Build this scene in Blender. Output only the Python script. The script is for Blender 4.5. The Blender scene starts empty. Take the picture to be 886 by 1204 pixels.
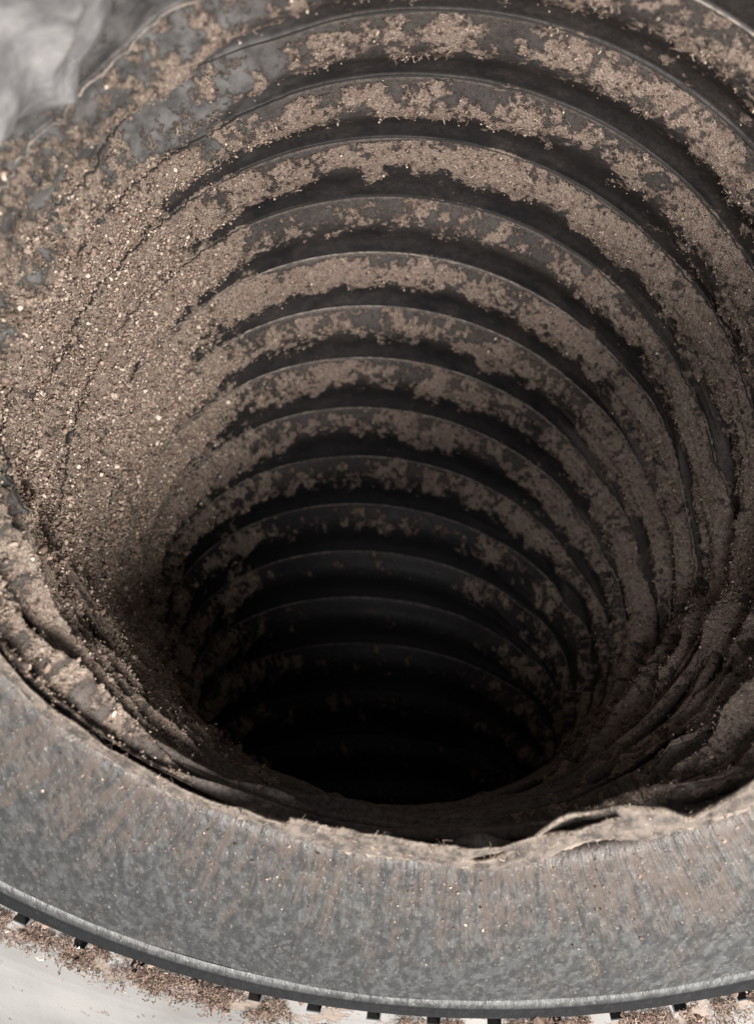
import bpy, math
import numpy as np
from mathutils import Matrix, Vector

S = bpy.context.scene
COL = S.collection
U = 0.1                      # one duct radius = 0.1 m
rng = np.random.default_rng(7)

# ---------------------------------------------------------------- camera
CAM = np.array([-0.4162, 2.0664, 1.124])
RX, RY, RZ = -0.5691, -0.1117, 0.1085
def rot(a, b, c):
    ca, sa, cb, sb, cc, sc = math.cos(a), math.sin(a), math.cos(b), math.sin(b), math.cos(c), math.sin(c)
    X = np.array([[1, 0, 0], [0, ca, -sa], [0, sa, ca]])
    Y = np.array([[cb, 0, sb], [0, 1, 0], [-sb, 0, cb]])
    Z = np.array([[cc, -sc, 0], [sc, cc, 0], [0, 0, 1]])
    return Z @ Y @ X
RM = rot(RX, RY, RZ)
FPX = 1018.4
cd = bpy.data.cameras.new('camera'); cam = bpy.data.objects.new('camera', cd); COL.objects.link(cam)
cd.sensor_fit = 'VERTICAL'; cd.sensor_height = 24; cd.lens = 24 * FPX / 1204
cd.clip_start = 0.004; cd.clip_end = 50
M4 = np.eye(4); M4[:3, :3] = RM; M4[:3, 3] = CAM * U
cam.matrix_world = Matrix(M4.tolist())
cd.dof.use_dof = True; cd.dof.focus_distance = 2.05 * U; cd.dof.aperture_fstop = 12
S.camera = cam

# ---------------------------------------------------------------- light
w = bpy.data.worlds.new('World'); S.world = w; w.use_nodes = True
w.node_tree.nodes['Background'].inputs[0].default_value = (0.93, 0.96, 1.0, 1)
w.node_tree.nodes['Background'].inputs[1].default_value = 0.24
def area(name, loc, target, size, power, col):
    ld = bpy.data.lights.new(name, 'AREA'); ld.shape = 'DISK'; ld.size = size * U; ld.energy = power; ld.color = col
    o = bpy.data.objects.new(name, ld); COL.objects.link(o)
    o.location = Vector(loc) * U
    o.rotation_euler = (Vector(target) - Vector(loc)).to_track_quat('-Z', 'Y').to_euler()
    return o
area('key_light', (1.25, 1.15, 4.3), (0.0, 1.6, -0.6), 1.9, 6.4, (1.0, 0.97, 0.93))  # unseen lamp overhead, placed to light the coils and leave the depth dark
area('room_light', (-1.3, 3.1, 4.1), (0.1, 1.0, -0.2), 1.6, 1.35, (0.96, 0.97, 1.0))
S.view_settings.view_transform = 'Standard'; S.view_settings.look = 'None'
S.view_settings.exposure = 0.0; S.view_settings.gamma = 1.0
S.view_settings.use_curve_mapping = False
S.cycles.max_bounces = 6
S.cycles.use_denoising = True

# ---------------------------------------------------------------- noise
def _hash(ix, iy, iz, s):
    h = (ix.astype(np.uint32) * np.uint32(374761393) + iy.astype(np.uint32) * np.uint32(668265263)
         + iz.astype(np.uint32) * np.uint32(2147483647) + np.uint32((s * 1274126177) & 0xffffffff))
    h = (h ^ (h >> np.uint32(13))) * np.uint32(1274126177)
    h = h ^ (h >> np.uint32(16))
    return (h & np.uint32(0xffff)).astype(np.float32) / 32767.5 - 1.0
def vnoise(x, y, z, s=0):
    x, y, z = [np.asarray(a, np.float32) for a in np.broadcast_arrays(x, y, z)]
    fx, fy, fz = np.floor(x), np.floor(y), np.floor(z)
    ix, iy, iz = [f.astype(np.int64) for f in (fx, fy, fz)]
    tx, ty, tz = x - fx, y - fy, z - fz
    tx, ty, tz = [t * t * (3 - 2 * t) for t in (tx, ty, tz)]
    r = 0
    for a in (0, 1):
        wx = tx if a else 1 - tx
        for b in (0, 1):
            wy = ty if b else 1 - ty
            for c in (0, 1):
                r = r + wx * wy * (tz if c else 1 - tz) * _hash(ix + a, iy + b, iz + c, s)
    return r
def fbm(x, y, z, o=4, s=0, g=0.55):
    r, a, t = 0, 1.0, 0
    for i in range(o):
        r = r + a * vnoise(x * 2.03 ** i + 17.3 * i, y * 2.03 ** i - 5.1 * i, z * 2.03 ** i + 3.7 * i, s + i); t += a; a *= g
    return r / t
def sstep(a, b, x):
    t = np.clip((x - a) / (b - a), 0, 1); return t * t * (3 - 2 * t)

# ---------------------------------------------------------------- mesh helpers
def tag(o, label=None, cat=None, group=None, kind=None):
    for k, v in (('label', label), ('category', cat), ('group', group), ('kind', kind)):
        if v: o[k] = v
    return o
def link(name, me, mat, parent=None):
    if mat and not me.materials: me.materials.append(mat)
    o = bpy.data.objects.new(name, me); COL.objects.link(o)
    if parent: o.parent = parent
    return o
def np_mesh(name, V, F, smooth=True, attrs=None, uv=None):
    V = np.asarray(V, np.float32); F = np.asarray(F, np.int32)
    me = bpy.data.meshes.new(name); n = F.shape[1]
    me.vertices.add(len(V)); me.vertices.foreach_set('co', (V * U).ravel())
    me.loops.add(F.size); me.loops.foreach_set('vertex_index', F.ravel())
    me.polygons.add(len(F)); me.polygons.foreach_set('loop_start', np.arange(0, F.size, n, dtype=np.int32))
    me.polygons.foreach_set('loop_total', np.full(len(F), n, np.int32))
    me.polygons.foreach_set('use_smooth', np.full(len(F), smooth))
    me.update(calc_edges=True)
    for k, a in (attrs or {}).items():
        at = me.attributes.new(k, 'FLOAT', 'POINT'); at.data.foreach_set('value', np.asarray(a, np.float32).ravel())
    if uv is not None:
        l = me.uv_layers.new(name='UVMap'); l.data.foreach_set('uv', np.asarray(uv, np.float32)[F.ravel()].ravel())
    return me
def grid_faces(n, m, wrap=False):
    i, j = np.meshgrid(np.arange(n - 1), np.arange(m if wrap else m - 1), indexing='ij')
    j2 = (j + 1) % m
    return np.stack([i * m + j, i * m + j2, (i + 1) * m + j2, (i + 1) * m + j], -1).reshape(-1, 4)
def empty(name, loc=(0, 0, 0)):
    o = bpy.data.objects.new(name, None); COL.objects.link(o); o.location = Vector(loc) * U; o.empty_display_size = 0.02
    return o

# ---------------------------------------------------------------- materials
class NB:
    def __init__(s, name):
        s.m = bpy.data.materials.new(name); s.m.use_nodes = True; s.t = s.m.node_tree; s.N = s.t.nodes
        s.b = s.N['Principled BSDF']
    def n(s, t, **kw):
        x = s.N.new('ShaderNode' + t)
        for k, v in kw.items():
            if k.startswith('i_'): x.inputs[k[2:].replace('_', ' ')].default_value = v
            else: setattr(x, k, v)
        return x
    def l(s, a, b): s.t.links.new(a, b)
    def math(s, op, a, b=None, c=None, clamp=False):
        x = s.N.new('ShaderNodeMath'); x.operation = op; x.use_clamp = clamp
        for i, v in enumerate((a, b, c)):
            if v is None: continue
            if isinstance(v, (int, float)): x.inputs[i].default_value = v
            else: s.l(v, x.inputs[i])
        return x.outputs[0]
    def maprange(s, v, a, b, c=0.0, d=1.0):
        x = s.N.new('ShaderNodeMapRange'); x.interpolation_type = 'SMOOTHSTEP'
        s.l(v, x.inputs['Value'])
        for k, q in zip(('From Min', 'From Max', 'To Min', 'To Max'), (a, b, c, d)): x.inputs[k].default_value = q
        return x.outputs[0]
    def mix(s, f, a, b):
        x = s.N.new('ShaderNodeMix'); x.data_type = 'RGBA'
        for i, v in ((0, f), (6, a), (7, b)):
            if isinstance(v, (int, float)): x.inputs[i].default_value = v
            elif isinstance(v, tuple): x.inputs[i].default_value = v + (1,)
            else: s.l(v, x.inputs[i])
        return x.outputs[2]
    def noise(s, scale, detail=4, rough=0.6, vec=None, dist=0.0):
        x = s.n('TexNoise'); x.inputs['Scale'].default_value = scale; x.inputs['Detail'].default_value = detail
        x.inputs['Roughness'].default_value = rough; x.inputs['Distortion'].default_value = dist
        if vec is not None: s.l(vec, x.inputs['Vector'])
        return x.outputs['Fac']
    def attr(s, name):
        x = s.n('Attribute'); x.attribute_name = name; return x.outputs['Fac']
    def obj(s): return s.n('TexCoord').outputs['Object']
    def uv(s): return s.n('TexCoord').outputs['UV']
    def bump(s, h, strength, dist):
        x = s.n('Bump'); x.inputs['Strength'].default_value = strength; x.inputs['Distance'].default_value = dist
        s.l(h, x.inputs['Height']); s.l(x.outputs[0], s.b.inputs['Normal']); return x

def mat_duct():
    b = NB('dusty_black_vinyl'); o = b.obj()
    d = b.attr('dust'); fl = b.attr('film'); tn = None
    n1 = b.noise(800, 5, 0.68, o); n2 = b.noise(2600, 3, 0.6, o); n3 = b.noise(260, 4, 0.6, o)
    la = b.noise(950, 2, 0.55, o, 0.6); lb = b.noise(2100, 2, 0.5, o, 0.4)
    wa = b.maprange(b.math('ABSOLUTE', b.math('SUBTRACT', la, 0.5)), 0.0, 0.10, 1.0, 0.0)
    wb = b.maprange(b.math('ABSOLUTE', b.math('SUBTRACT', lb, 0.5)), 0.0, 0.09, 1.0, 0.0)
    lace = b.math('MULTIPLY', b.math('ADD', wa, b.math('MULTIPLY', wb, 0.7)), b.maprange(n3, 0.35, 0.65, 0.45, 1.0))
    m = b.maprange(b.math('ADD', d, b.math('MULTIPLY', b.math('SUBTRACT', n1, 0.5), 1.15)), 0.37, 0.63)
    speck = b.maprange(n2, 0.60, 0.72)
    dustc = b.mix(b.maprange(n3, 0.35, 0.65), (0.205, 0.140, 0.118), (0.350, 0.253, 0.215))
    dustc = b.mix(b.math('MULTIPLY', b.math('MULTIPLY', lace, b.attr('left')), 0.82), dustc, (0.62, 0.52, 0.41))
    dustc = b.mix(b.math('MULTIPLY', speck, 0.40), dustc, (0.62, 0.53, 0.42))
    dustc = b.mix(b.maprange(n1, 0.34, 0.47, 0.8, 0.0), dustc, (0.05, 0.037, 0.03))
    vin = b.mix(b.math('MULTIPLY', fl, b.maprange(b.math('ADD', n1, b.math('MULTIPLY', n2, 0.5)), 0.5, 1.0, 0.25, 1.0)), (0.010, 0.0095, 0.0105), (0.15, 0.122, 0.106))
    vin = b.mix(b.math('MULTIPLY', b.maprange(n2, 0.68, 0.76), 0.5), vin, (0.22, 0.18, 0.15))
    vin = b.mix(b.attr('grey'), vin, b.mix(b.maprange(n3, 0.3, 0.7), (0.045, 0.042, 0.041), (0.125, 0.118, 0.114)))
    b.l(b.mix(m, vin, dustc), b.b.inputs['Base Color'])
    b.l(b.math('MAXIMUM', b.maprange(m, 0, 1, 0.58, 0.95), b.maprange(fl, 0.1, 0.6, 0.58, 0.75)), b.b.inputs['Roughness'])
    b.l(b.maprange(m, 0, 1, 0.20, 0.1), b.b.inputs['Specular IOR Level'])
    h = b.math('MULTIPLY', m, b.math('ADD', b.math('ADD', b.math('MULTIPLY', n1, 1.0), b.math('MULTIPLY', n2, 0.6)), b.math('MULTIPLY', lace, 0.8)))
    b.bump(h, 1.0, 0.0007)
    return b.m
def mat_crumb():
    b = NB('lint_and_dust'); t = b.attr('tone')
    r = b.n('ValToRGB'); b.l(t, r.inputs[0]); e = r.color_ramp.elements
    e[0].position = 0; e[0].color = (0.06, 0.042, 0.034, 1); e[1].position = 1; e[1].color = (0.66, 0.55, 0.45, 1)
    x = e.new(0.45); x.color = (0.215, 0.148, 0.118, 1); x = e.new(0.8); x.color = (0.36, 0.275, 0.22, 1)
    b.l(r.outputs[0], b.b.inputs['Base Color']); b.b.inputs['Roughness'].default_value = 0.9
    b.b.inputs['Specular IOR Level'].default_value = 0.2
    return b.m
def mat_flange():
    b = NB('galvanised_steel'); uv = b.uv(); o = b.obj()
    sep = b.n('SeparateXYZ'); b.l(uv, sep.inputs[0])
    v = b.n('TexVoronoi'); v.inputs['Scale'].default_value = 850; v.feature = 'SMOOTH_F1'
    wv = b.n('TexNoise'); wv.inputs['Scale'].default_value = 500; b.l(o, wv.inputs['Vector'])
    ad = b.n('VectorMath', operation='MULTIPLY_ADD'); b.l(wv.outputs['Color'], ad.inputs[0]); ad.inputs[1].default_value = (0.0025,) * 3
    sm = b.n('Mapping'); sm.inputs['Scale'].default_value = (1.25, 0.55, 1.0); b.l(o, sm.inputs[0]); b.l(sm.outputs[0], ad.inputs[2])
    b.l(ad.outputs[0], v.inputs['Vector'])
    sp = b.n('SeparateColor'); b.l(v.outputs['Color'], sp.inputs[0])
    n1 = b.noise(420, 5, 0.62, sm.outputs[0]); n2 = b.noise(90, 4, 0.6, o); n3 = b.noise(1500, 3, 0.6, sm.outputs[0])
    spang = b.math('ADD', b.math('MULTIPLY', sp.outputs[0], 0.55), b.math('MULTIPLY', n1, 0.6))
    c = b.mix(b.maprange(b.math('ADD', spang, b.math('MULTIPLY', b.math('SUBTRACT', n3, 0.5), 0.5)), 0.25, 0.95), (0.062, 0.061, 0.060), (0.128, 0.128, 0.126))
    # grime: brown, heavier towards the duct, broken into radial streaks
    st = b.n('Mapping'); b.l(uv, st.inputs[0]); st.inputs['Scale'].default_value = (38, 4, 1)
    sn = b.noise(1.0, 4, 0.6, st.outputs[0])
    g = b.math('ADD', b.attr('grime'), b.math('MULTIPLY', b.math('SUBTRACT', b.math('ADD', b.math('MULTIPLY', sn, 1.6), b.math('MULTIPLY', n1, 0.8)), 1.2), 2.2))
    g = b.math('ADD', g, b.math('MULTIPLY', b.math('SUBTRACT', n2, 0.5), 1.4))
    g = b.maprange(g, 0.0, 1.2, 0.0, 0.85)
    c = b.mix(g, c, (0.092, 0.070, 0.058))
    c = b.mix(b.math('MULTIPLY', b.maprange(n3, 0.62, 0.74), 0.45), c, (0.55, 0.50, 0.45))
    c = b.mix(b.attr('rim_shade'), c, (0.014, 0.014, 0.015))  # shade of the rolled edge mixed into the steel colour
    b.l(c, b.b.inputs['Base Color']); b.l(b.maprange(b.attr('rim_shade'), 0.2, 0.9, 0.5, 0.15), b.b.inputs['Specular IOR Level'])
    b.l(b.math('MULTIPLY', b.maprange(g, 0, 0.8, 0.35, 0.05), b.math('SUBTRACT', 1.0, b.attr('rim_shade'))), b.b.inputs['Metallic'])
    b.l(b.maprange(spang, 0.3, 0.9, 0.42, 0.58), b.b.inputs['Roughness'])
    b.bump(b.math('ADD', b.math('MULTIPLY', n1, 0.8), b.math('MULTIPLY', g, 1.0)), 0.55, 0.0007)
    return b.m
def mat_white():
    b = NB('dirty_white_paint'); o = b.obj()
    n1 = b.noise(160, 5, 0.65, o); n2 = b.noise(600, 4, 0.6, o); n3 = b.noise(30, 3, 0.5, o)
    g = b.math('ADD', b.attr('grime'), b.math('MULTIPLY', b.math('SUBTRACT', b.math('ADD', n1, b.math('MULTIPLY', n2, 0.5)), 0.75), 2.4))
    g = b.maprange(g, 0.40, 0.62, 0.0, 0.9)
    c = b.mix(b.maprange(n3, 0.3, 0.7), (0.22, 0.21, 0.20), (0.34, 0.325, 0.31))
    c = b.mix(b.maprange(n2, 0.60, 0.8, 0, 0.35), c, (0.36, 0.31, 0.27))
    c = b.mix(g, c, b.mix(n2, (0.12, 0.085, 0.065), (0.34, 0.27, 0.22)))
    b.l(c, b.b.inputs['Base Color']); b.l(b.maprange(g, 0, 0.9, 0.45, 0.9), b.b.inputs['Roughness'])
    b.bump(b.math('ADD', g, b.math('MULTIPLY', n2, 0.25)), 0.6, 0.0008)
    return b.m
def mat_rag():
    b = NB('torn_liner_cloth'); o = b.obj(); ed = b.attr('edge')
    n1 = b.noise(330, 5, 0.65, o); n2 = b.noise(1800, 3, 0.6, o)
    c = b.mix(b.maprange(n1, 0.36, 0.62), (0.05, 0.041, 0.036), (0.165, 0.133, 0.112))
    c = b.mix(b.maprange(n2, 0.62, 0.74, 0, 0.6), c, (0.62, 0.52, 0.42))
    c = b.mix(b.math('MULTIPLY', ed, 0.6), c, (0.42, 0.34, 0.27))
    b.l(c, b.b.inputs['Base Color']); b.b.inputs['Roughness'].default_value = 0.85
    b.bump(b.math('ADD', n1, n2), 0.6, 0.0006)
    return b.m
def mat_seam():
    b = NB('pale_seam_edge'); o = b.obj()  # pale mottled line along the coil seams
    n1 = b.noise(500, 4, 0.6, o)
    b.l(b.mix(b.maprange(n1, 0.4, 0.62), (0.09, 0.078, 0.07), (0.24, 0.20, 0.17)), b.b.inputs['Base Color']); b.b.inputs['Roughness'].default_value = 0.6
    return b.m
def mat_film():
    b = NB('grey_plastic_film'); o = b.obj()
    n1 = b.noise(120, 4, 0.6, o); n2 = b.noise(700, 4, 0.6, o)
    c = b.mix(b.maprange(n1, 0.35, 0.7), (0.13, 0.125, 0.125), (0.30, 0.29, 0.29))
    c = b.mix(b.maprange(b.math('ADD', n2, b.math('MULTIPLY', b.math('SUBTRACT', n1, .5), .8)), 0.60, 0.75, 0, 0.4), c, (0.30, 0.26, 0.23))
    b.l(c, b.b.inputs['Base Color']); b.b.inputs['Roughness'].default_value = 0.38
    b.b.inputs['Specular IOR Level'].default_value = 0.6
    b.bump(n2, 0.3, 0.0008)
    return b.m
def mat_dark():
    b = NB('dark_slot_inside'); b.b.inputs['Base Color'].default_value = (0.012, 0.010, 0.009, 1); b.b.inputs['Roughness'].default_value = 0.8
    return b.m
MS = mat_seam()
MD, MC, MF, MW, MR, MP, MK = mat_duct(), mat_crumb(), mat_flange(), mat_white(), mat_rag(), mat_film(), mat_dark()

# ---------------------------------------------------------------- collar frame (slightly tilted)
Q = [-0.1039, 1.543, 0.0511, -0.034, -0.1702, 0.916, 1.4599, -0.0379, 0.1398]
FC = np.array(Q[:3]); FN = np.array([math.sin(Q[4]), -math.sin(Q[3]), 1.]); FN /= np.linalg.norm(FN)
E1 = np.array([1, 0, -FN[0] / FN[2]]); E1 /= np.linalg.norm(E1); E2 = np.cross(FN, E1)
R_IN, R_OUT = Q[5], Q[6]
H_PLATE = Q[7] - 0.024; R_SLOT = 1.557
def FP(r, a, h):
    r, a, h = np.broadcast_arrays(np.asarray(r, float), np.asarray(a, float), np.asarray(h, float))
    return FC + h[..., None] * FN + (r * np.cos(a))[..., None] * E1 + (r * np.sin(a))[..., None] * E2
def pix_dir(x, y):
    d = RM @ np.array([(x - 443) / FPX, (602 - y) / FPX, -1.0]); return d
def on_collar(x, y, h):       # where the line of sight meets the plane h above the collar
    d = pix_dir(x, y); t = ((FC + h * FN - CAM) @ FN) / (d @ FN); return CAM + d * t

# ---------------------------------------------------------------- duct surface
RC, DTH, TH0, SX = 1.183, 0.1302, 0.2199, 1.0158
K0, K1 = -1.5, 19.0
def ring(k, phi):
    th = TH0 + DTH * k - 0.000572 * k * k
    R = 1 - 0.026751 * k
    y = RC + R * np.cos(phi)
    return np.stack([SX * R * np.sin(phi) + 0.007229 * k, y * np.cos(th), -y * np.sin(th)], -1)
def base(k, phi):
    k, phi = np.broadcast_arrays(np.asarray(k, float), np.asarray(phi, float))
    P = ring(k, phi)
    dphi = np.abs((phi + math.pi) % (2 * math.pi) - math.pi)      # 0 far, pi near
    wn = sstep(1.1, 2.2, dphi)
    e = 0.0 + 8.0 * wn
    f = 1 - sstep(K0, e, k)
    f = np.where(wn > 0, (1 - wn) * f + wn * np.clip(1 - (k - K0) / (e - K0 + 1e-6), 0, 1) ** 1.25, f)
    col = FP(R_IN - 0.012, math.pi / 2 - phi, -0.012)
    P = P + (col - ring(np.full_like(k, K0), phi)) * f[..., None]
    # near wall pushed in a little where the folds bunch up
    push = 0.015 * sstep(1.7, 2.9, dphi) * np.exp(-((k - 7.5) / 3.2) ** 2)
    P[..., 1] += push
    return P
def pitch(phi, k):
    dphi = np.abs((phi + math.pi) % (2 * math.pi) - math.pi)
    return (RC + np.cos(dphi)) * DTH / (2.18 * DTH)

# how dusty each far-wall coil is; inner coils thinned to paint depth shade
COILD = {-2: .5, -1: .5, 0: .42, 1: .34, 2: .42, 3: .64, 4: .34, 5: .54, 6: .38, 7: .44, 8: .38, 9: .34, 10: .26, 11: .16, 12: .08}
def pn(ph, ad, sc, f, y, z, seed):
    """noise along the ring that closes smoothly on itself"""
    w_ = sstep(2.1, 2.8, ad)
    a_ = vnoise(f(ph * sc), y, z, seed); b_ = vnoise(f((ph % (2 * math.pi)) * sc), y, z, seed)
    return a_ * (1 - w_) + b_ * w_
def surface(k, v, phi):
    """k integer coil, v 0..1 across it"""
    kk = k + v
    P = base(kk, phi)
    d = 1e-3
    T1 = base(kk, phi + d) - base(kk, phi - d)
    T2 = base(kk + 0.02, phi) - base(kk - 0.02, phi)
    N = np.cross(T1, T2); N /= np.linalg.norm(N, axis=-1, keepdims=True) + 1e-12
    # inward: towards the tube axis
    C = ring(kk, 0 * phi) * 0.5 + ring(kk, 0 * phi + math.pi) * 0.5
    sgn = np.sign(np.sum(N * (C - P), -1)); sgn = np.where(sgn == 0, 1, sgn); N = N * sgn[..., None]
    ph = (phi + math.pi) % (2 * math.pi) - math.pi
    ad = np.abs(ph)
    far = 1 - sstep(0.5, 1.5, ad); near = sstep(1.9, 2.7, ad)
    right = np.exp(-((ph - 1.15) / 0.55) ** 2); left = np.exp(-((ph + 1.3) / 0.65) ** 2)
    # cross-section of one coil: lip, wire ridge, falling back to the next seam
    lip = 0.0012 * np.exp(-((v - 0.010) / 0.014) ** 2)
    crack = -0.001 * sstep(0.955, 0.985, v) * (1 - sstep(4.5, 6.5, kk))
    rdg = (0.030 * sstep(-0.04, 0.30, v)) * (1 - sstep(0.34, 0.84, v)) - 0.004 * sstep(0.6, 0.9, v) + crack
    pit = pitch(phi, kk)
    cs, sn = np.cos(phi), np.sin(phi)
    X, Y, Z = P[..., 0], P[..., 1], P[..., 2]
    lowf = vnoise(cs * 2.1 + 9, sn * 2.1, kk * 0.9, 31)
    amp = np.clip(pit, 0.0, 1) ** 0.55 * (1 + 0.35 * lowf)
    h = (lip * (0.4 + 0.6 * far) + rdg) * amp
    wr3 = 1 - 2 * np.abs(pn(ph, ad, 3.4, (lambda q_: q_ - kk * 1.3 + 3), kk * 6.5, 0 * kk + 2, 47))
    # soft irregular wrinkles following the coils on the compressed sides
    wr = pn(ph, ad, 2.2, (lambda q_: q_ + kk * 0.35), kk * 2.6, 0 * kk, 41) * 0.6 + pn(ph, ad, 4.5, (lambda q_: q_ - kk * 0.6), kk * 5.2, 0 * kk + 4, 42) * 0.4
    wr2 = 1 - 2 * np.abs(pn(ph, ad, 2.6, (lambda q_: q_ - kk * .8), kk * 3.3, 0 * kk + 8, 43))
    side = 1 - far
    h = h + side * (0.020 * wr + 0.020 * wr2 + 0.012 * wr3 * right) * (1 - 0.45 * left) * sstep(-1.5, -1.1, kk)
    # deep soft folds near the lip
    nf = near * (1 - sstep(6, 9, kk))
    fq = 1.25 + 0.75 * sstep(2.3, 2.9, ad)
    fold = 1 - 2 * np.abs(np.sin(math.pi * (kk * 0.8 * fq + 0.9 * pn(ph, ad, 1.9, (lambda q_: q_ + 5), kk * 0.4, 0 * kk, 51))))
    fold = fold + 0.5 * (1 - 2 * np.abs(pn(ph, ad, 3.2, (lambda q_: q_ + kk * 0.5), kk * 1.7, 0 * kk, 53)))
    ne = sstep(1.5, 2.2, ad) * (1 - sstep(6, 9, kk)) * sstep(-1.5, -0.9, kk)
    h = h + ne * (0.017 + 0.014 * sstep(2.9, 2.2, ad)) * (fold - 0.75 * sstep(1, 5, kk) + 0.5 * pn(ph, ad, 5, (lambda q_: q_), kk * 1.4, 0 * kk, 52))
    # long dents in the near-left and near-right
    # ---- dust cover
    cd_ = np.interp(kk, sorted(COILD), [COILD[a] for a in sorted(COILD)]) * 0 + COILD.get(int(k), .3)
    prof = (0.86 + 0.14 * sstep(0.02, 0.26, v)) * sstep(-0.01, 0.05, v + 0.06 * pn(ph, ad, 9, (lambda q_: q_), kk * 0, 0 * kk, 62)) * (1 - sstep(0.34, 0.72, v + 0.20 * pn(ph, ad, 14, (lambda q_: q_), kk * 0.6, 0 * kk, 63) + 0.16 * pn(ph, ad, 5, (lambda q_: q_), kk * 0.9, 0 * kk, 65) + 0.10 * pn(ph, ad, 41, (lambda q_: q_), kk * 2, 0 * kk, 64)))
    prof = prof * (1 - ne) + 0.65 * ne
    fcov = ne * (-0.10 + 0.18 * fold)
    big = fbm(X * 5, Y * 5, Z * 5, 3, 61); med = fbm(X * 15, Y * 15, Z * 15, 5, 71, 0.72)
    topk = 1 - sstep(1.0, 2.4, kk)
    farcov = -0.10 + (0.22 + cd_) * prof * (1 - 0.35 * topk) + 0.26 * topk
    lf = sstep(-0.28, -0.95, ph) * sstep(-3.0, -2.2, ph)      # left wall
    rt = sstep(0.45, 1.15, ph) * (1 - sstep(2.6, 3.0, ph))
    cov = farcov
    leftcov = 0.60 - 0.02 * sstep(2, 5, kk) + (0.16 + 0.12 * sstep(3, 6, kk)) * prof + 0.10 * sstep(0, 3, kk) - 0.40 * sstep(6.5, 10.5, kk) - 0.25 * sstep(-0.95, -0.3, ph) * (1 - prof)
    rightcov = 0.53 - 0.30 * sstep(6, 10, kk) + 0.30 * prof * (1 - sstep(.6, .9, v)) - 0.22 * sstep(0.62, 0.9, v)  # dust on both side walls cut inward to paint in fading light
    cov = cov + lf * (leftcov - cov)
    cov = cov + rt * (rightcov - cov)
    cov = cov - 0.42 * np.exp(-((ad - math.pi) / 0.45) ** 2)
    # upper-left outside: bare grey film
    upl = sstep(2.8, 1.0, kk + 1.2 * big + 0.8 * med) * sstep(-0.25, -0.6, ph) * (1 - sstep(1.75, 2.2, ad))
    urd = 1 - 2 * np.abs(pn(ph, ad, 2.4, (lambda q_: q_ + kk * 0.5), kk * 1.9, 0 * kk, 45))
    h = h + upl * (0.022 * urd + 0.01 * vnoise(X * 12, Y * 12, Z * 12, 46))
    cov = cov - upl * (0.19 - 0.26 * sstep(0.45, 0.9, urd))
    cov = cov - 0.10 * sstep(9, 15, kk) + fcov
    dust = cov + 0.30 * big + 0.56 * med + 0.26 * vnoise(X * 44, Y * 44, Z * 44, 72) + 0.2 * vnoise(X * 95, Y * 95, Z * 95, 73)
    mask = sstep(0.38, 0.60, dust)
    wx = X + 0.010 * vnoise(X * 55, Y * 55, Z * 55, 94); wy = Y + 0.010 * vnoise(X * 55, Y * 55, Z * 55, 95)
    wx = wx.astype(np.float32)
    fine = vnoise(wx * 38, wy * 38, Z * 38, 81)
    rid = 1 - 2.2 * np.abs(vnoise(wx * 78, wy * 78, Z * 78, 91))
    rid2 = 1 - 2.2 * np.abs(vnoise(wx * 150, wy * 150, Z * 150, 92))
    thick = 0.0020 + 0.0058 * lf + 0.0030 * rt
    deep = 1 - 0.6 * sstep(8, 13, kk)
    relief = 0.5 + 0.6 * fine + 0.7 * rid + 0.7 * rid2
    h = h + mask * deep * thick * relief * np.clip(pit * 2.2, 0.35, 1)
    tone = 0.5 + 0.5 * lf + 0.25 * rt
    _t = np.clip((0.45 * rid + 0.75 * rid2 + 0.30 * fine) * (0.55 + 0.6 * lf + 0.2 * rt), 0, 1) * mask
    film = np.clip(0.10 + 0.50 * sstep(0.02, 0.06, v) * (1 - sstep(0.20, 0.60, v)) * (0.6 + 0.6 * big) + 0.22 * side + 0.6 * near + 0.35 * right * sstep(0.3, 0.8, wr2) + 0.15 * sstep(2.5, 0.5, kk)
                   + 0.9 * np.exp(-((v - 0.02) / 0.02) ** 2) * (0.5 + .5 * far) + 0.25 * med, 0, 1)  # film also paints a sheen on right ridges and brightness near the lip
    film = film * (1 - 0.65 * sstep(6, 11, kk))  # film darkened inward: the shade of depth put into its colour
    return P + N * h[..., None], N, dust, film, mask, tone, upl

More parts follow.
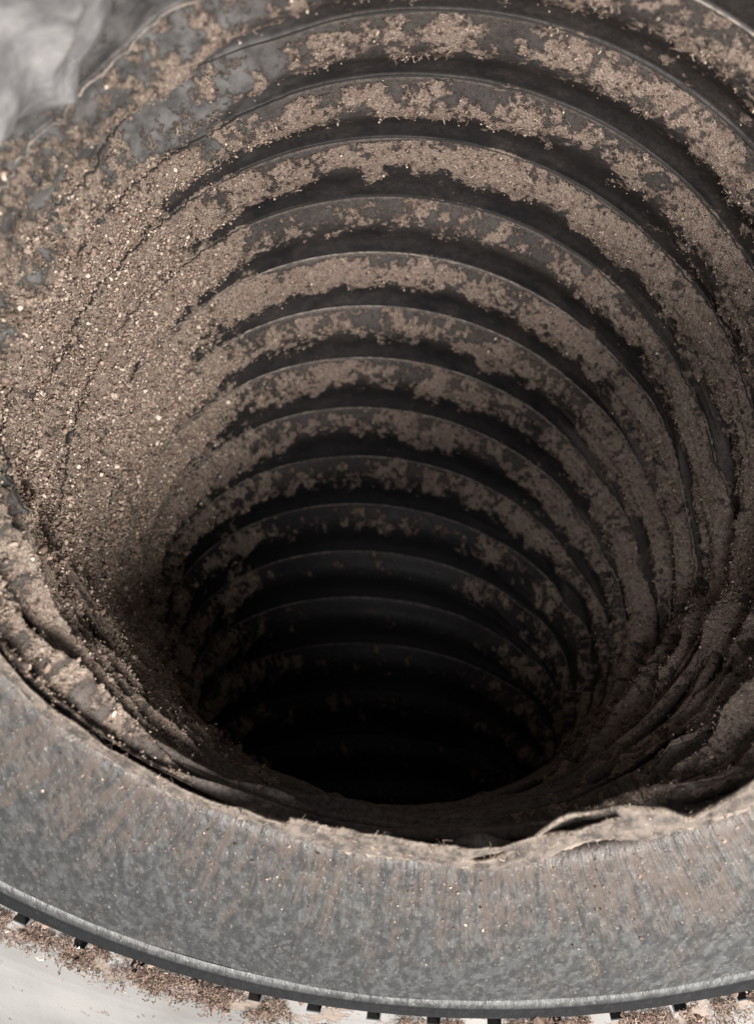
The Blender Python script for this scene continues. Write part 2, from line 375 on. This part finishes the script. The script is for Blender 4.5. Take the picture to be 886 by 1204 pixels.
duct = empty('flexible_duct', (0, 1.5, 0))
tag(duct, 'black flexible air duct with dusty wire coils curving down into darkness', 'duct')
def part(name, me, mat, parent):
    o = link(name, me, mat); o.parent = parent; o.matrix_parent_inverse = Matrix.Translation(-parent.location) if parent.type == 'EMPTY' and parent.rotation_euler[0] == 0 else Matrix()
    return o
SAMP = []; PREV = None
ks = [-1.5] + list(range(0, 19))
for k in range(-2, 19):
    v0 = 0.5 if k == -2 else 0.0
    nv = 42 if k < 9 else (26 if k < 13 else 14); nph = 1500 if k < 9 else (900 if k < 13 else 400)
    v = np.linspace(0, 1, nv) ** 1.0
    v = v0 + (1 - v0) * v
    v = np.concatenate([v[:1], v[:1] + 0.003, v[1:-1], v[-1:] - 0.003, v[-1:]]); nv = len(v)
    tt = np.linspace(-math.pi, math.pi, 4001)
    den = 0.42 + 0.9 * np.exp(-((tt + 1.25) / 0.75) ** 4) + 0.45 * np.exp(-((tt - 0.6) / 1.1) ** 4)
    cdf = np.cumsum(den); cdf = (cdf - cdf[0]) / (cdf[-1] - cdf[0])
    phi = np.interp(np.arange(nph) / nph, cdf, tt)
    VV, PP = np.meshgrid(v, phi, indexing='ij')
    P, N, dust, film, mask, tone_, upl_ = surface(k, VV, PP)
    F = grid_faces(nv, nph, True)
    lastP = PREV if PREV is not None else None
    if lastP is not None:                       # riser from the previous coil's end up to this lip
        if len(phi) != lastP.shape[0]:
            st = lastP.shape[0] / len(phi); ii = np.arange(len(phi)) * st; i0 = np.floor(ii).astype(int) % lastP.shape[0]; i1 = (i0 + 1) % lastP.shape[0]
            lastP = lastP[i0] * (1 - (ii % 1))[:, None] + lastP[i1] * (ii % 1)[:, None]
        G = np.vstack([lastP[None], P]); D_ = np.vstack([dust[:1] * .5, dust]); L_ = np.vstack([film[:1] * .0, film])
        F = grid_faces(nv + 1, nph, True)
    else: G, D_, L_ = P, dust, film
    T_ = tone_ if PREV is None else np.vstack([tone_[:1], tone_]); U_ = upl_ if PREV is None else np.vstack([upl_[:1], upl_])
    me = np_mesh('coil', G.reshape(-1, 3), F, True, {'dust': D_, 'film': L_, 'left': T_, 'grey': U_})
    if k >= 0 and k < 14:
        sel = np.abs((phi + math.pi) % (2 * math.pi) - math.pi) < 1.9; sel &= (np.arange(nph) % 3 == 0)
        c0 = (P[0] + N[0] * 0.0015)[sel]; n0 = N[0][sel]; t0 = np.gradient(c0, axis=0); t0 /= np.linalg.norm(t0, axis=1, keepdims=True); b0 = np.cross(t0, n0)
        wv_ = 0.0024 * (0.85 + 0.55 * vnoise(c0[:, 0] * 14, c0[:, 1] * 14, c0[:, 2] * 14, 15))
        tb = np.stack([c0 + wv_[:, None] * (n0 * math.cos(q) + b0 * math.sin(q)) for q in np.linspace(0, 2 * math.pi, 6, endpoint=False)], 1)
        part('seam_wire', np_mesh('seam_wire', tb.reshape(-1, 3), grid_faces(len(c0), 6, True), True), MK if 1 <= k <= 4 else MS, duct)
    PREV = P[-1]
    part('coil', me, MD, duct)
    if k < 12:
        # area element for scattering
        A = np.linalg.norm(np.cross(np.gradient(P, axis=0), np.gradient(P, axis=1)), axis=-1)
        SAMP.append((k, P.reshape(-1, 3), N.reshape(-1, 3), mask.ravel(), A.ravel(), PP.ravel(), (VV + k).ravel()))
# unseen cap added past the bend so no outside light leaks in
c = base(np.full(60, 19.0), np.linspace(0, 2 * math.pi, 60, endpoint=False))
V = np.vstack([c, c.mean(0)[None] + np.array([[0, 0.0, 0.1]])])
me = np_mesh('light_cap', V, [[i, (i + 1) % 60, 60] for i in range(60)], True, {'dust': np.zeros(61), 'film': np.zeros(61)})
part('light_cap', me, MD, duct)

# ---------------------------------------------------------------- pleats of bunched film inside the lip
def pleat(k0, slope, p0, p1, rad, hgt, seed):
    n, m = 260, 10
    ph_ = np.linspace(p0, p1, n); t = np.linspace(0, 1, n)
    kk = k0 + slope * (ph_ - math.pi) + 0.45 * vnoise(ph_ * 2.2, 0 * t + seed, 0 * t, 401) + 0.12 * vnoise(ph_ * 7, 0 * t + seed, 0 * t, 402)
    kk = np.clip(kk, -1.42, 11)
    C = base(kk, ph_); d = 1e-3
    N = np.cross(base(kk, ph_ + d) - base(kk, ph_ - d), base(kk + 0.02, ph_) - base(kk - 0.02, ph_)); N /= np.linalg.norm(N, axis=1, keepdims=True)
    ctr = 0.5 * (ring(kk, 0 * ph_) + ring(kk, 0 * ph_ + math.pi)); N *= np.sign(np.sum(N * (ctr - C), 1))[:, None]
    T = np.gradient(C, axis=0); T /= np.linalg.norm(T, axis=1, keepdims=True); B = np.cross(T, N)
    env = np.minimum(sstep(0, 0.22, t), sstep(1, 0.78, t))
    ww = rad * (0.35 + 0.65 * env) * (1 + 0.35 * vnoise(ph_ * 6, 0 * t + seed, 0 * t, 403))
    off = hgt * env * (1 + 0.3 * vnoise(ph_ * 4, 0 * t + seed, 0 * t, 404)) - 0.012 * (1 - env)
    a = np.linspace(0, 2 * math.pi, m, endpoint=False)
    nz = 0.0016 * vnoise(ph_[:, None] * 40 + 0 * a, a[None] * 1.5 + seed + 0 * ph_[:, None], 0 * ph_[:, None] + 0 * a, 405)
    lean = 0.5 * np.sin(seed * 2.1)
    P = C[:, None] + N[:, None] * (off[:, None] + np.cos(a) * ww[:, None] * 0.95 + nz)[..., None] + B[:, None] * (np.sin(a) * ww[:, None] * 0.55 + lean * np.cos(a) * ww[:, None])[..., None]
    sd = np.abs(((ph_ + math.pi) % (2 * math.pi)) - math.pi)
    du = 0.20 + 0.30 * sstep(2.9, 2.2, sd)[:, None] + 0.22 * np.cos(a)[None] * sstep(2.9, 2.3, sd)[:, None] + 0.28 * fbm(P[..., 0] * 14, P[..., 1] * 14, P[..., 2] * 14, 4, 406)
    fi = 0.70 + 0.30 * np.cos(a)[None] + 0 * ph_[:, None]
    z0 = np.zeros(n * m)
    me = np_mesh('liner_fold', P.reshape(-1, 3), grid_faces(n, m, True), True, {'dust': du.ravel(), 'film': np.clip(fi, 0, 1).ravel(), 'left': z0 + 0.5, 'grey': z0})
    return part('liner_fold', me, MD, duct)
for q in range(22):
    side_ = q % 3
    k0 = -0.9 + 8.2 * (q / 21.0) + rng.uniform(-0.25, 0.25)
    p0, p1 = ((1.75, 3.6), (2.7, 4.55), (2.2, 4.1))[side_]
    pleat(k0, rng.uniform(-1.1, 1.1), p0 + rng.uniform(-.15, .15), p1 + rng.uniform(-.15, .15), rng.uniform(0.010, 0.019), rng.uniform(0.012, 0.024), q * 3.7 + 1)

# ---------------------------------------------------------------- crumbs
def ico():
    t = (1 + 5 ** .5) / 2
    V = np.array([(-1, t, 0), (1, t, 0), (-1, -t, 0), (1, -t, 0), (0, -1, t), (0, 1, t), (0, -1, -t), (0, 1, -t), (t, 0, -1), (t, 0, 1), (-t, 0, -1), (-t, 0, 1)], float)
    F = np.array([(0, 11, 5), (0, 5, 1), (0, 1, 7), (0, 7, 10), (0, 10, 11), (1, 5, 9), (5, 11, 4), (11, 10, 2), (10, 7, 6), (7, 1, 8), (3, 9, 4), (3, 4, 2), (3, 2, 6), (3, 6, 8), (3, 8, 9), (4, 9, 5), (2, 4, 11), (6, 2, 10), (8, 6, 7), (9, 8, 1)])
    return V / np.linalg.norm(V[0]), F
IV, IF = ico()
OV = np.array([(1, 0, 0), (-1, 0, 0), (0, 1, 0), (0, -1, 0), (0, 0, 1), (0, 0, -1)], float)
OF = np.array([(0, 2, 4), (2, 1, 4), (1, 3, 4), (3, 0, 4), (2, 0, 5), (1, 2, 5), (3, 1, 5), (0, 3, 5)])
def rand_rot(n):
    q = rng.normal(size=(n, 4)); q /= np.linalg.norm(q, axis=1, keepdims=True); a, b, c, d = q.T
    return np.stack([1 - 2 * (c * c + d * d), 2 * (b * c - a * d), 2 * (b * d + a * c), 2 * (b * c + a * d), 1 - 2 * (b * b + d * d), 2 * (c * d - a * b),
                     2 * (b * d - a * c), 2 * (c * d + a * b), 1 - 2 * (b * b + c * c)], -1).reshape(n, 3, 3)
def crumbs(P, size, tone, BV, BF, jit=0.45, elong=0.25):
    n = len(P)
    sc = np.exp(rng.normal(size=(n, 1, 3)) * 0.2); sc[:, :, 0] *= 1 + rng.random((n, 1)) * elong * 2
    V = BV[None] * np.clip(1 + rng.normal(size=(n, len(BV), 1)) * jit * .6, .5, 1.5) + rng.normal(size=(n, len(BV), 3)) * 0.12
    V = V * sc * size[:, None, None]
    V = np.einsum('nij,nvj->nvi', rand_rot(n), V) + P[:, None]
    F = BF[None] + (np.arange(n) * len(BV))[:, None, None]
    return V.reshape(-1, 3), F.reshape(-1, 3), np.repeat(tone, len(BV))
def fibres(P, N, L, wid, tone):
    """thin curled threads: three-sided, five stations"""
    n = len(P); m = 5
    d = rng.normal(size=(n, 3)) + N * 0.35; d /= np.linalg.norm(d, axis=1, keepdims=True)
    b = np.cross(d, rng.normal(size=(n, 3))); b /= np.linalg.norm(b, axis=1, keepdims=True)
    c = np.cross(d, b); t = np.linspace(-.5, .5, m)
    cur = rng.normal(size=(n, 1)) * 1.2
    ctr = P[:, None] + N[:, None] * 0.004 + L[:, None, None] * (d[:, None] * t[None, :, None] + b[:, None] * (cur * (t * t - .1))[..., None] + c[:, None] * (0.3 * np.sin(t * 7))[None, :, None])
    V = []
    for q in range(3):
        a = 2 * math.pi * q / 3; V.append(ctr + wid * (b * math.cos(a) + c * math.sin(a))[:, None] * np.array([.4, 1, 1, 1, .4])[None, :, None])
    V = np.stack(V, 2)      # n,m,3,3
    F = []
    for s in range(m - 1):
        for q in range(3):
            F += [(s * 3 + q, s * 3 + (q + 1) % 3, (s + 1) * 3 + (q + 1) % 3), (s * 3 + q, (s + 1) * 3 + (q + 1) % 3, (s + 1) * 3 + q)]
    F = np.array(F)[None] + (np.arange(n) * m * 3)[:, None, None]
    return V.reshape(-1, 3), F.reshape(-1, 3), np.repeat(tone, m * 3)
allP = np.vstack([s[1] for s in SAMP]); allN = np.vstack([s[2] for s in SAMP])
allM = np.concatenate([s[3] for s in SAMP]); allA = np.concatenate([s[4] for s in SAMP])
allPh = np.concatenate([s[5] for s in SAMP]); allK = np.concatenate([s[6] for s in SAMP])
ph = (allPh + math.pi) % (2 * math.pi) - math.pi
lf = sstep(-0.35, -1.0, ph) * sstep(-3.1, -2.3, ph); rt = sstep(0.7, 1.4, ph) * (1 - sstep(2.6, 3.1, ph))
clump = sstep(-0.35, 0.5, fbm(allP[:, 0] * 22, allP[:, 1] * 22, allP[:, 2] * 22, 3, 111))
W = (1 - 0.6 * sstep(1.9, 2.4, np.abs(ph))) * allA * allM ** 1.5 * (0.34 + 1.0 * lf + 0.6 * rt) * (0.15 + clump) * (1 - 0.8 * sstep(6, 11, allK))
# in view of the lens side only: skip what lies outside the photographed part
q = (allP - CAM) @ RM; zz = -q[:, 2]
vis = (zz > 0.15) & (np.abs(q[:, 0] / np.maximum(zz, .1)) < 0.62) & (np.abs(q[:, 1] / np.maximum(zz, .1)) < 0.8)
W = W * np.where(vis, 1, 0.12) * (1 - 0.85 * sstep(1.9, 0.5, allK + 0.5 * vnoise(allP[:, 0] * 6, allP[:, 1] * 6, allP[:, 2] * 6, 119)) * sstep(-0.3, -0.5, ph) * (ph > -2.2))
W /= W.sum()
def pick(n, pw=1.0):
    w_ = W ** pw; w_ = w_ / w_.sum()
    i = rng.choice(len(W), n, p=w_); return i
parts = []
i = pick(60000); sz = 0.0018 * np.exp(rng.normal(size=len(i)) * 0.35) * (0.7 + 0.5 * lf[i])
tone = np.clip(0.48 + 0.27 * rng.normal(size=len(i)) + 0.12 * lf[i], 0, 1)
parts.append(crumbs(allP[i] + allN[i] * (sz * 0.35)[:, None] + rng.normal(size=(len(i), 3)) * 0.003, sz, tone, OV, OF))
i = pick(10000); sz = 0.0034 * np.exp(rng.normal(size=len(i)) * 0.35) * (0.6 + 0.5 * lf[i])
tone = np.clip(0.46 + 0.25 * rng.normal(size=len(i)) + 0.14 * lf[i], 0, 1)
parts.append(crumbs(allP[i] + allN[i] * (sz * 0.4)[:, None], sz, tone, IV, IF))
i = pick(12000); sz = 0.0016 * np.exp(rng.normal(size=len(i)) * 0.35)
parts.append(crumbs(allP[i] + allN[i] * 0.010, sz, np.clip(0.78 + 0.12 * rng.normal(size=len(i)), 0, 1), OV, OF))
i = pick(12000); parts.append(fibres(allP[i], allN[i], 0.013 * np.exp(rng.normal(size=len(i)) * 0.4), 0.0009, np.clip(0.65 + 0.2 * rng.normal(size=len(i)), 0, 1)))
V, F, T, o = [], [], [], 0
for a, b_, c in parts: V.append(a); F.append(b_ + o); T.append(c); o += len(a)
me = np_mesh('dust', np.vstack(V), np.vstack(F), True, {'tone': np.concatenate(T)})
tag(link('lint_and_dust', me, MC), 'brown lint and dust crumbs clinging to the coils of the duct', 'dust', kind='stuff')

# ---------------------------------------------------------------- metal collar
col = empty('metal_collar', tuple(FC)); tag(col, 'grey galvanised steel collar ring with a rolled outer edge around the duct mouth', 'collar ring')
def lathe(name, prof, na, mat, parent, grime=None, a0=0, rel=None, warp=0.0, rim_shade=None):
    prof = np.array(prof, float); a = np.linspace(0, 2 * math.pi, na, endpoint=False)
    RR, AA = np.meshgrid(prof[:, 0], a, indexing='ij'); HH = np.repeat(prof[:, 1][:, None], na, 1)
    HH = HH + warp * fbm(RR * np.cos(AA) * 3, RR * np.sin(AA) * 3, 0 * RR, 3, 5) * sstep(R_IN, R_IN + .1, RR)
    P = FP(RR, AA, HH).reshape(-1, 3)
    g = grime(RR, AA) if grime else 0 * RR
    dk = rim_shade(RR, AA) if rim_shade else 0 * RR
    me = np_mesh(name, P - FC, grid_faces(len(prof), na, True), True, {'grime': g, 'rim_shade': dk}, np.stack([AA * 1.2, RR], -1).reshape(-1, 2))
    o = link(name, me, mat); o.parent = parent; return o
pr = [(R_IN + .42, -0.085), (R_IN + .03, -0.035), (R_IN + .004, -0.03), (R_IN, -0.02), (R_IN + .004, -0.010), (R_IN + .015, -0.002)] + [(r, 0.012 * math.sin(math.pi * (r - R_IN) / (R_OUT - R_IN)) - 0.038 * ((r - R_IN) / (R_OUT - R_IN)) ** 2) for r in np.linspace(R_IN + .03, R_OUT - 0.035, 40)]
def grime_f(R, A):
    t = (R - R_IN) / (R_OUT - R_IN)
    a = (A + math.pi) % (2 * math.pi) - math.pi          # -pi/2 is nearest
    return 0.85 * (1 - sstep(0.0, 0.75, t)) + 0.25 * np.exp(-((a + 1.1) / 0.35) ** 2) + 0.1 * np.exp(-((a + 2.2) / 0.3) ** 2) - 0.15
lathe('ring_face', pr, 900, MF, col, grime_f, warp=0.006)
rE, hE = pr[-1]
bd = [(rE + a_, hE + b_) for a_, b_ in ((.002, -.003), (.008, .002), (.018, .005), (.026, .004), (.032, .000), (.039, -.004), (.047, -.0055), (.055, -.006),
      (.059, -.0045), (.063, -.006), (.074, -.008), (.086, -.011), (.093, -.016), (.094, -.024), (.05, -.06))]
lathe('rolled_edge', bd, 600, MF, col, lambda R, A: 0 * R - 0.3, rim_shade=lambda R, A: sstep(rE + .015, rE + .024, R) * 0.9)  # outer slope painted near-black in place of shade and dark reflection

# ---------------------------------------------------------------- white perforated plate
NS = 69; pitch_a = 2 * math.pi / NS; A_OFF = math.radians(271.2 - 180.0)
plate = empty('white_plate', tuple(FC)); tag(plate, 'dirty white metal plate with a row of small square slots below the collar', 'metal plate')
sw, sr = 0.034, 0.040
da = sw / R_SLOT
angs = []; slotcol = []
for s in range(NS):
    c0 = math.radians(271.0) + s * pitch_a
    sub = np.linspace(c0 + da / 2, c0 + pitch_a - da / 2, 12)
    angs += [c0 - da / 2] ; slotcol.append(len(angs) - 1)
    angs += list(sub)[:-1]
angs = np.array(angs); na = len(angs)
rs = [R_OUT - 0.03, 1.47, 1.50, 1.51, R_SLOT - sr / 2, R_SLOT + sr / 2, 1.595, 1.605, 1.62, 1.64, 1.66, 1.69, 1.72, 1.76, 1.80, 1.85, 1.9, 2.0, 2.2, 2.5, 3.0]
rs = sorted(rs); ri = rs.index(R_SLOT - sr / 2)
RR, AA = np.meshgrid(rs, angs, indexing='ij')
HH = H_PLATE + 0.004 * fbm(RR * np.cos(AA) * 6, RR * np.sin(AA) * 6, 0 * RR, 3, 9) * (RR > R_SLOT + .02) - 0.03 * sstep(1.60, 1.8, RR)
P = FP(RR, AA, HH).reshape(-1, 3)
F = grid_faces(len(rs), na, True)
keep = np.ones(len(F), bool)
for s in slotcol: keep[ri * na + s] = False
rel = ((AA - math.radians(271.0)) % pitch_a) / pitch_a
gr = 0.66 * np.exp(-((RR - 1.60) / 0.055) ** 2) * (0.75 + 0.25 * np.cos(2 * math.pi * (rel - 0.25))) + 0.25 * sstep(1.56, 1.50, RR) + 0.05
gr = gr + 0.22 * vnoise(AA * 11, RR * 8, 0 * RR, 12) * (RR < 1.8)
me = np_mesh('sheet', P - FC, F[keep], False, {'grime': gr}, np.stack([AA, RR], -1).reshape(-1, 2))
so = link('perforated_sheet', me, MW); so.parent = plate
hx, hy, dz = sw / 2, sr / 2, 0.05
bv = np.array([(x * hx, y * hy, z) for z in (0.0, -dz) for x, y in ((-1, -1), (1, -1), (1, 1), (-1, 1))])
bf = [(0, 1, 5, 4), (1, 2, 6, 5), (2, 3, 7, 6), (3, 0, 4, 7), (4, 5, 6, 7)]
sme = np_mesh('slot', bv, bf, False); sme.materials.append(MK)
for s in range(NS):
    a = math.radians(271.0) + s * pitch_a
    er = math.cos(a) * E1 + math.sin(a) * E2; et = np.cross(er, FN)
    pos = (FP(R_SLOT, a, H_PLATE - 0.001) - FC) * U
    m = np.eye(4); m[:3, 0] = et; m[:3, 1] = er; m[:3, 2] = FN; m[:3, 3] = pos
    o = bpy.data.objects.new('slot', sme); COL.objects.link(o); o.parent = plate; m[:3, 0] *= rng.uniform(0.8, 1.0); m[:3, 1] *= rng.uniform(0.8, 1.0); o.matrix_local = Matrix(m.tolist())

# dirt crumbs lying on the plate and the ring
n = 18000
a = rng.uniform(math.radians(205), math.radians(335), n)
relc = ((a - math.radians(271.0)) % pitch_a) / pitch_a
r = 1.592 + rng.normal(size=n) * 0.028
kp = (1.3 * fbm(a * 13, r * 9, 0 * a, 3, 77) + 0.25 * np.cos(2 * math.pi * (relc - .25)) > -0.02)
a, r = a[kp], r[kp]; n = len(a)
sz = 0.0023 * np.exp(rng.normal(size=n) * 0.45)
P1 = crumbs(FP(r, a, H_PLATE - 0.0 + sz * 0.3), sz, np.clip(0.33 + 0.18 * rng.normal(size=n), 0, 1), OV, OF)
# bigger flakes wedged under the rolled edge
n2 = 240; a = rng.uniform(math.radians(205), math.radians(335), n2); r = R_OUT + 0.055 + rng.random(n2) * 0.03
cl = vnoise(a * 14, a * 0, a * 0, 78) > 0.2; a, r = a[cl], r[cl]
sz = 0.0045 * np.exp(rng.normal(size=len(a)) * 0.4)
P2 = crumbs(FP(r, a, H_PLATE + sz * 0.5), sz, np.clip(0.5 + 0.15 * rng.normal(size=len(a)), 0, 1), IV, IF)
n3 = 800; a = rng.uniform(math.radians(195), math.radians(345), n3); r = R_IN + 0.015 + np.abs(rng.normal(size=n3)) * 0.14
r = np.minimum(r, R_OUT - .06); sz = 0.0015 * np.exp(rng.normal(size=n3) * 0.4)
t = (r - R_IN) / (R_OUT - R_IN); hh = 0.012 * np.sin(math.pi * t) - 0.038 * t ** 2
P3 = crumbs(FP(r, a, hh + 0.001), sz, np.clip(0.5 + 0.25 * rng.normal(size=n3), 0, 1), OV, OF)
V, F, T, o = [], [], [], 0
m_ = 11000; a = rng.uniform(math.radians(205), math.radians(335), m_); r = 1.535 + np.abs(rng.normal(size=m_)) * 0.05
rs_ = ((a - math.radians(271.0)) % pitch_a) / pitch_a
kp = (np.maximum(fbm(a * 13, r * 9, 0 * a, 3, 77), fbm(a * 19 + 4, r * 9, 0 * a, 3, 79) - 0.10) > -0.06) & ((np.abs(rs_ - 0.5) < 0.36) | (r > 1.60)); a, r = a[kp], r[kp]
P4 = fibres(FP(r, a, H_PLATE + 0.004 + rng.random(len(a)) * 0.012), np.repeat(FN[None], len(a), 0), 0.010 * np.exp(rng.normal(size=len(a)) * 0.4), 0.0013, np.clip(0.42 + 0.2 * rng.normal(size=len(a)), 0, 1))
for a_, b_, c_ in (P1, P2, P3, P4): V.append(a_); F.append(b_ + o); T.append(c_); o += len(a_)
me = np_mesh('dirt', np.vstack(V), np.vstack(F), False, {'tone': np.concatenate(T)})
tag(link('loose_dirt', me, MC), 'brown dirt crumbs scattered along the slots and on the collar ring', 'dirt', kind='stuff')

# ---------------------------------------------------------------- torn cloth edge of the liner
def catmull(P, n):
    P = np.array(P, float); t = np.linspace(0, len(P) - 1, n); i = np.clip(t.astype(int), 0, len(P) - 2); f = (t - i)[:, None]
    p0 = P[np.maximum(i - 1, 0)]; p1 = P[i]; p2 = P[i + 1]; p3 = P[np.minimum(i + 2, len(P) - 1)]
    return 0.5 * (2 * p1 + (p2 - p0) * f + (2 * p0 - 5 * p1 + 4 * p2 - p3) * f ** 2 + (3 * p1 - p0 - 3 * p2 + p3) * f ** 3)
FRAY = []
def rag(upper, lower, hu, hl, bulge, seed, n=420, m=16, th=0.006, mat=None, rough=1.0):
    up = catmull(upper, n); lo = catmull(lower, n)
    A_ = np.array([on_collar(x, y, hu) for x, y in up]); B_ = np.array([on_collar(x, y, hl) for x, y in lo])
    s = np.linspace(0, 1, m)
    G = A_[:, None] * (1 - s)[None, :, None] + B_[:, None] * s[None, :, None]
    L = np.linspace(0, 8, n)[:, None] + 0 * s[None]
    hump = np.sin(np.pi * np.clip(s, 0, 1)) ** 0.7 * bulge * (0.5 + 0.8 * (vnoise(L * 1.3, L * 0, L * 0, seed) + .5))
    cre = 0.006 * vnoise(L * 2.2, s[None] * 4 + 0 * L, L * 0, seed + 1) + 0.007 * (1 - 2 * np.abs(vnoise(L * 0.9 + s * 1.5, s[None] * 6 + 0 * L, L * 0, seed + 2)))
    fz = 0.0012 * vnoise(L * 17, s[None] * 5 + L * 2, L * 0, seed + 3)
    G = G + (hump + rough * cre + fz)[..., None] * FN
    edge = 0.008 * vnoise(L[:, 0] * 12, L[:, 0] * 0, L[:, 0] * 0, seed + 4) * rough
    G[:, -1] += edge[:, None] * E2; 
    V = np.vstack([G.reshape(-1, 3), (G - FN * th).reshape(-1, 3)]); F = grid_faces(n, m); k = n * m
    F2 = F[:, ::-1] + k
    def strip(ix): ix = np.array(ix); return np.stack([ix[:-1], ix[1:], ix[1:] + k, ix[:-1] + k], -1)
    F = np.vstack([F, F2, strip(np.arange(n) * m), strip(np.arange(n) * m + m - 1), strip(np.arange(m)), strip(np.arange(m) + (n - 1) * m)])
    eg = np.broadcast_to(sstep(0.82, 1.0, s) + 0.7 * sstep(0.14, 0.0, s), (n, m)).ravel()
    me = np_mesh('torn_edge', V, F, True, {'edge': np.concatenate([eg, eg])})
    ix = rng.choice(n, 110); q_ = np.where(rng.random(110) < 0.5, 0, m - 1)
    FRAY.append(fibres(G[ix, q_], np.repeat(FN[None], 110, 0), 0.014 * np.exp(rng.normal(size=110) * 0.4), 0.0008, np.clip(0.6 + 0.2 * rng.normal(size=110), 0, 1)))
    return part('torn_edge', me, mat or MR, duct)
rag([(285, 951), (330, 965), (380, 976), (430, 988), (480, 998), (530, 1006), (572, 1009), (610, 990), (650, 962), (690, 952), (730, 950), (775, 955), (810, 958), (840, 950), (890, 920), (930, 895)],
    [(280, 960), (330, 975), (370, 988), (420, 998), (470, 1007), (530, 1015), (575, 1019), (620, 1012), (655, 1000), (700, 988), (750, 984), (800, 972), (830, 964), (850, 956), (890, 943), (930, 925)],
    0.030, 0.006, 0.012, 201)
rag([(-60, 700), (0, 768), (50, 822), (100, 860), (150, 893), (200, 920), (250, 942), (300, 955)],
    [(-60, 722), (0, 787), (50, 838), (100, 873), (150, 905), (200, 931), (250, 952), (300, 965)],
    0.008, 0.004, 0.006, 211, m=8, th=0.004, rough=0.5)
rag([(340, 962), (400, 975), (460, 985), (520, 992), (580, 996), (640, 985), (700, 965), (730, 960)],
    [(345, 972), (400, 984), (450, 997), (510, 1006), (570, 1004), (640, 994), (700, 974), (735, 968)],
    0.050, 0.030, 0.010, 221, m=10, th=0.004, rough=0.8)

V, F, T, o = [], [], [], 0
for a_, b_, c_ in FRAY: V.append(a_); F.append(b_ + o); T.append(c_); o += len(a_)
fr = part('frayed_threads', np_mesh('frayed_threads', np.vstack(V), np.vstack(F), True, {'tone': np.concatenate(T)}), MC, duct); fr['kind'] = 'stuff'

# ---------------------------------------------------------------- crumpled plastic film, upper left
def film():
    n, m = 260, 160
    ph_ = np.linspace(-0.55, -1.75, n)[:, None]; s = np.linspace(0, 1, m)[None]
    ph2, s2 = np.broadcast_arrays(ph_, s)
    k = 0.2 - 1.9 * s2
    P = base(np.maximum(k, K0), ph2)
    C = np.array([0.0, 1.4, 0])
    inn = C - P; inn[..., 2] = 0; inn /= np.linalg.norm(inn, axis=-1, keepdims=True)
    up = np.array([0, 0, 1.0])
    lift = np.maximum(0, K0 - k) * 0
    wr = (1 - 2 * np.abs(vnoise(ph2 * 5 + s2 * 2.5, s2 * 1.4 - ph2, 0 * s2, 301))) * 0.035 + (1 - 2 * np.abs(vnoise(ph2 * 11 - s2 * 4, s2 * 3, 0 * s2, 302))) * 0.014 + 0.006 * fbm(ph2 * 20, s2 * 12, 0 * s2, 3, 303)
    P = P + inn * (-0.03 + 0.05 * sstep(0.0, 0.35, s2 + 0.25 * vnoise(ph2 * 7, s2 * 3, 0 * s2, 307)) + 0.10 * sstep(0.3, 1, s2) + wr * sstep(0, 0.25, s2))[..., None]
    P[..., 2] += 0.18 * sstep(0.3, 1, s2) + lift
    ragged = 0.12 * fbm(ph2[:, :1] * 6, ph2[:, :1] * 0, ph2[:, :1] * 0, 3, 304)
    P[..., 2] -= (ragged * (1 - s2)) 
    V = np.vstack([P.reshape(-1, 3), (P - inn * 0.004).reshape(-1, 3)]); F = grid_faces(n, m); kk = n * m
    me = np_mesh('film', V, np.vstack([F, F[:, ::-1] + kk]), True)
    return link('plastic_film', me, MP)
tag(film(), 'crumpled grey plastic film hanging over the duct mouth at upper left', 'plastic film')
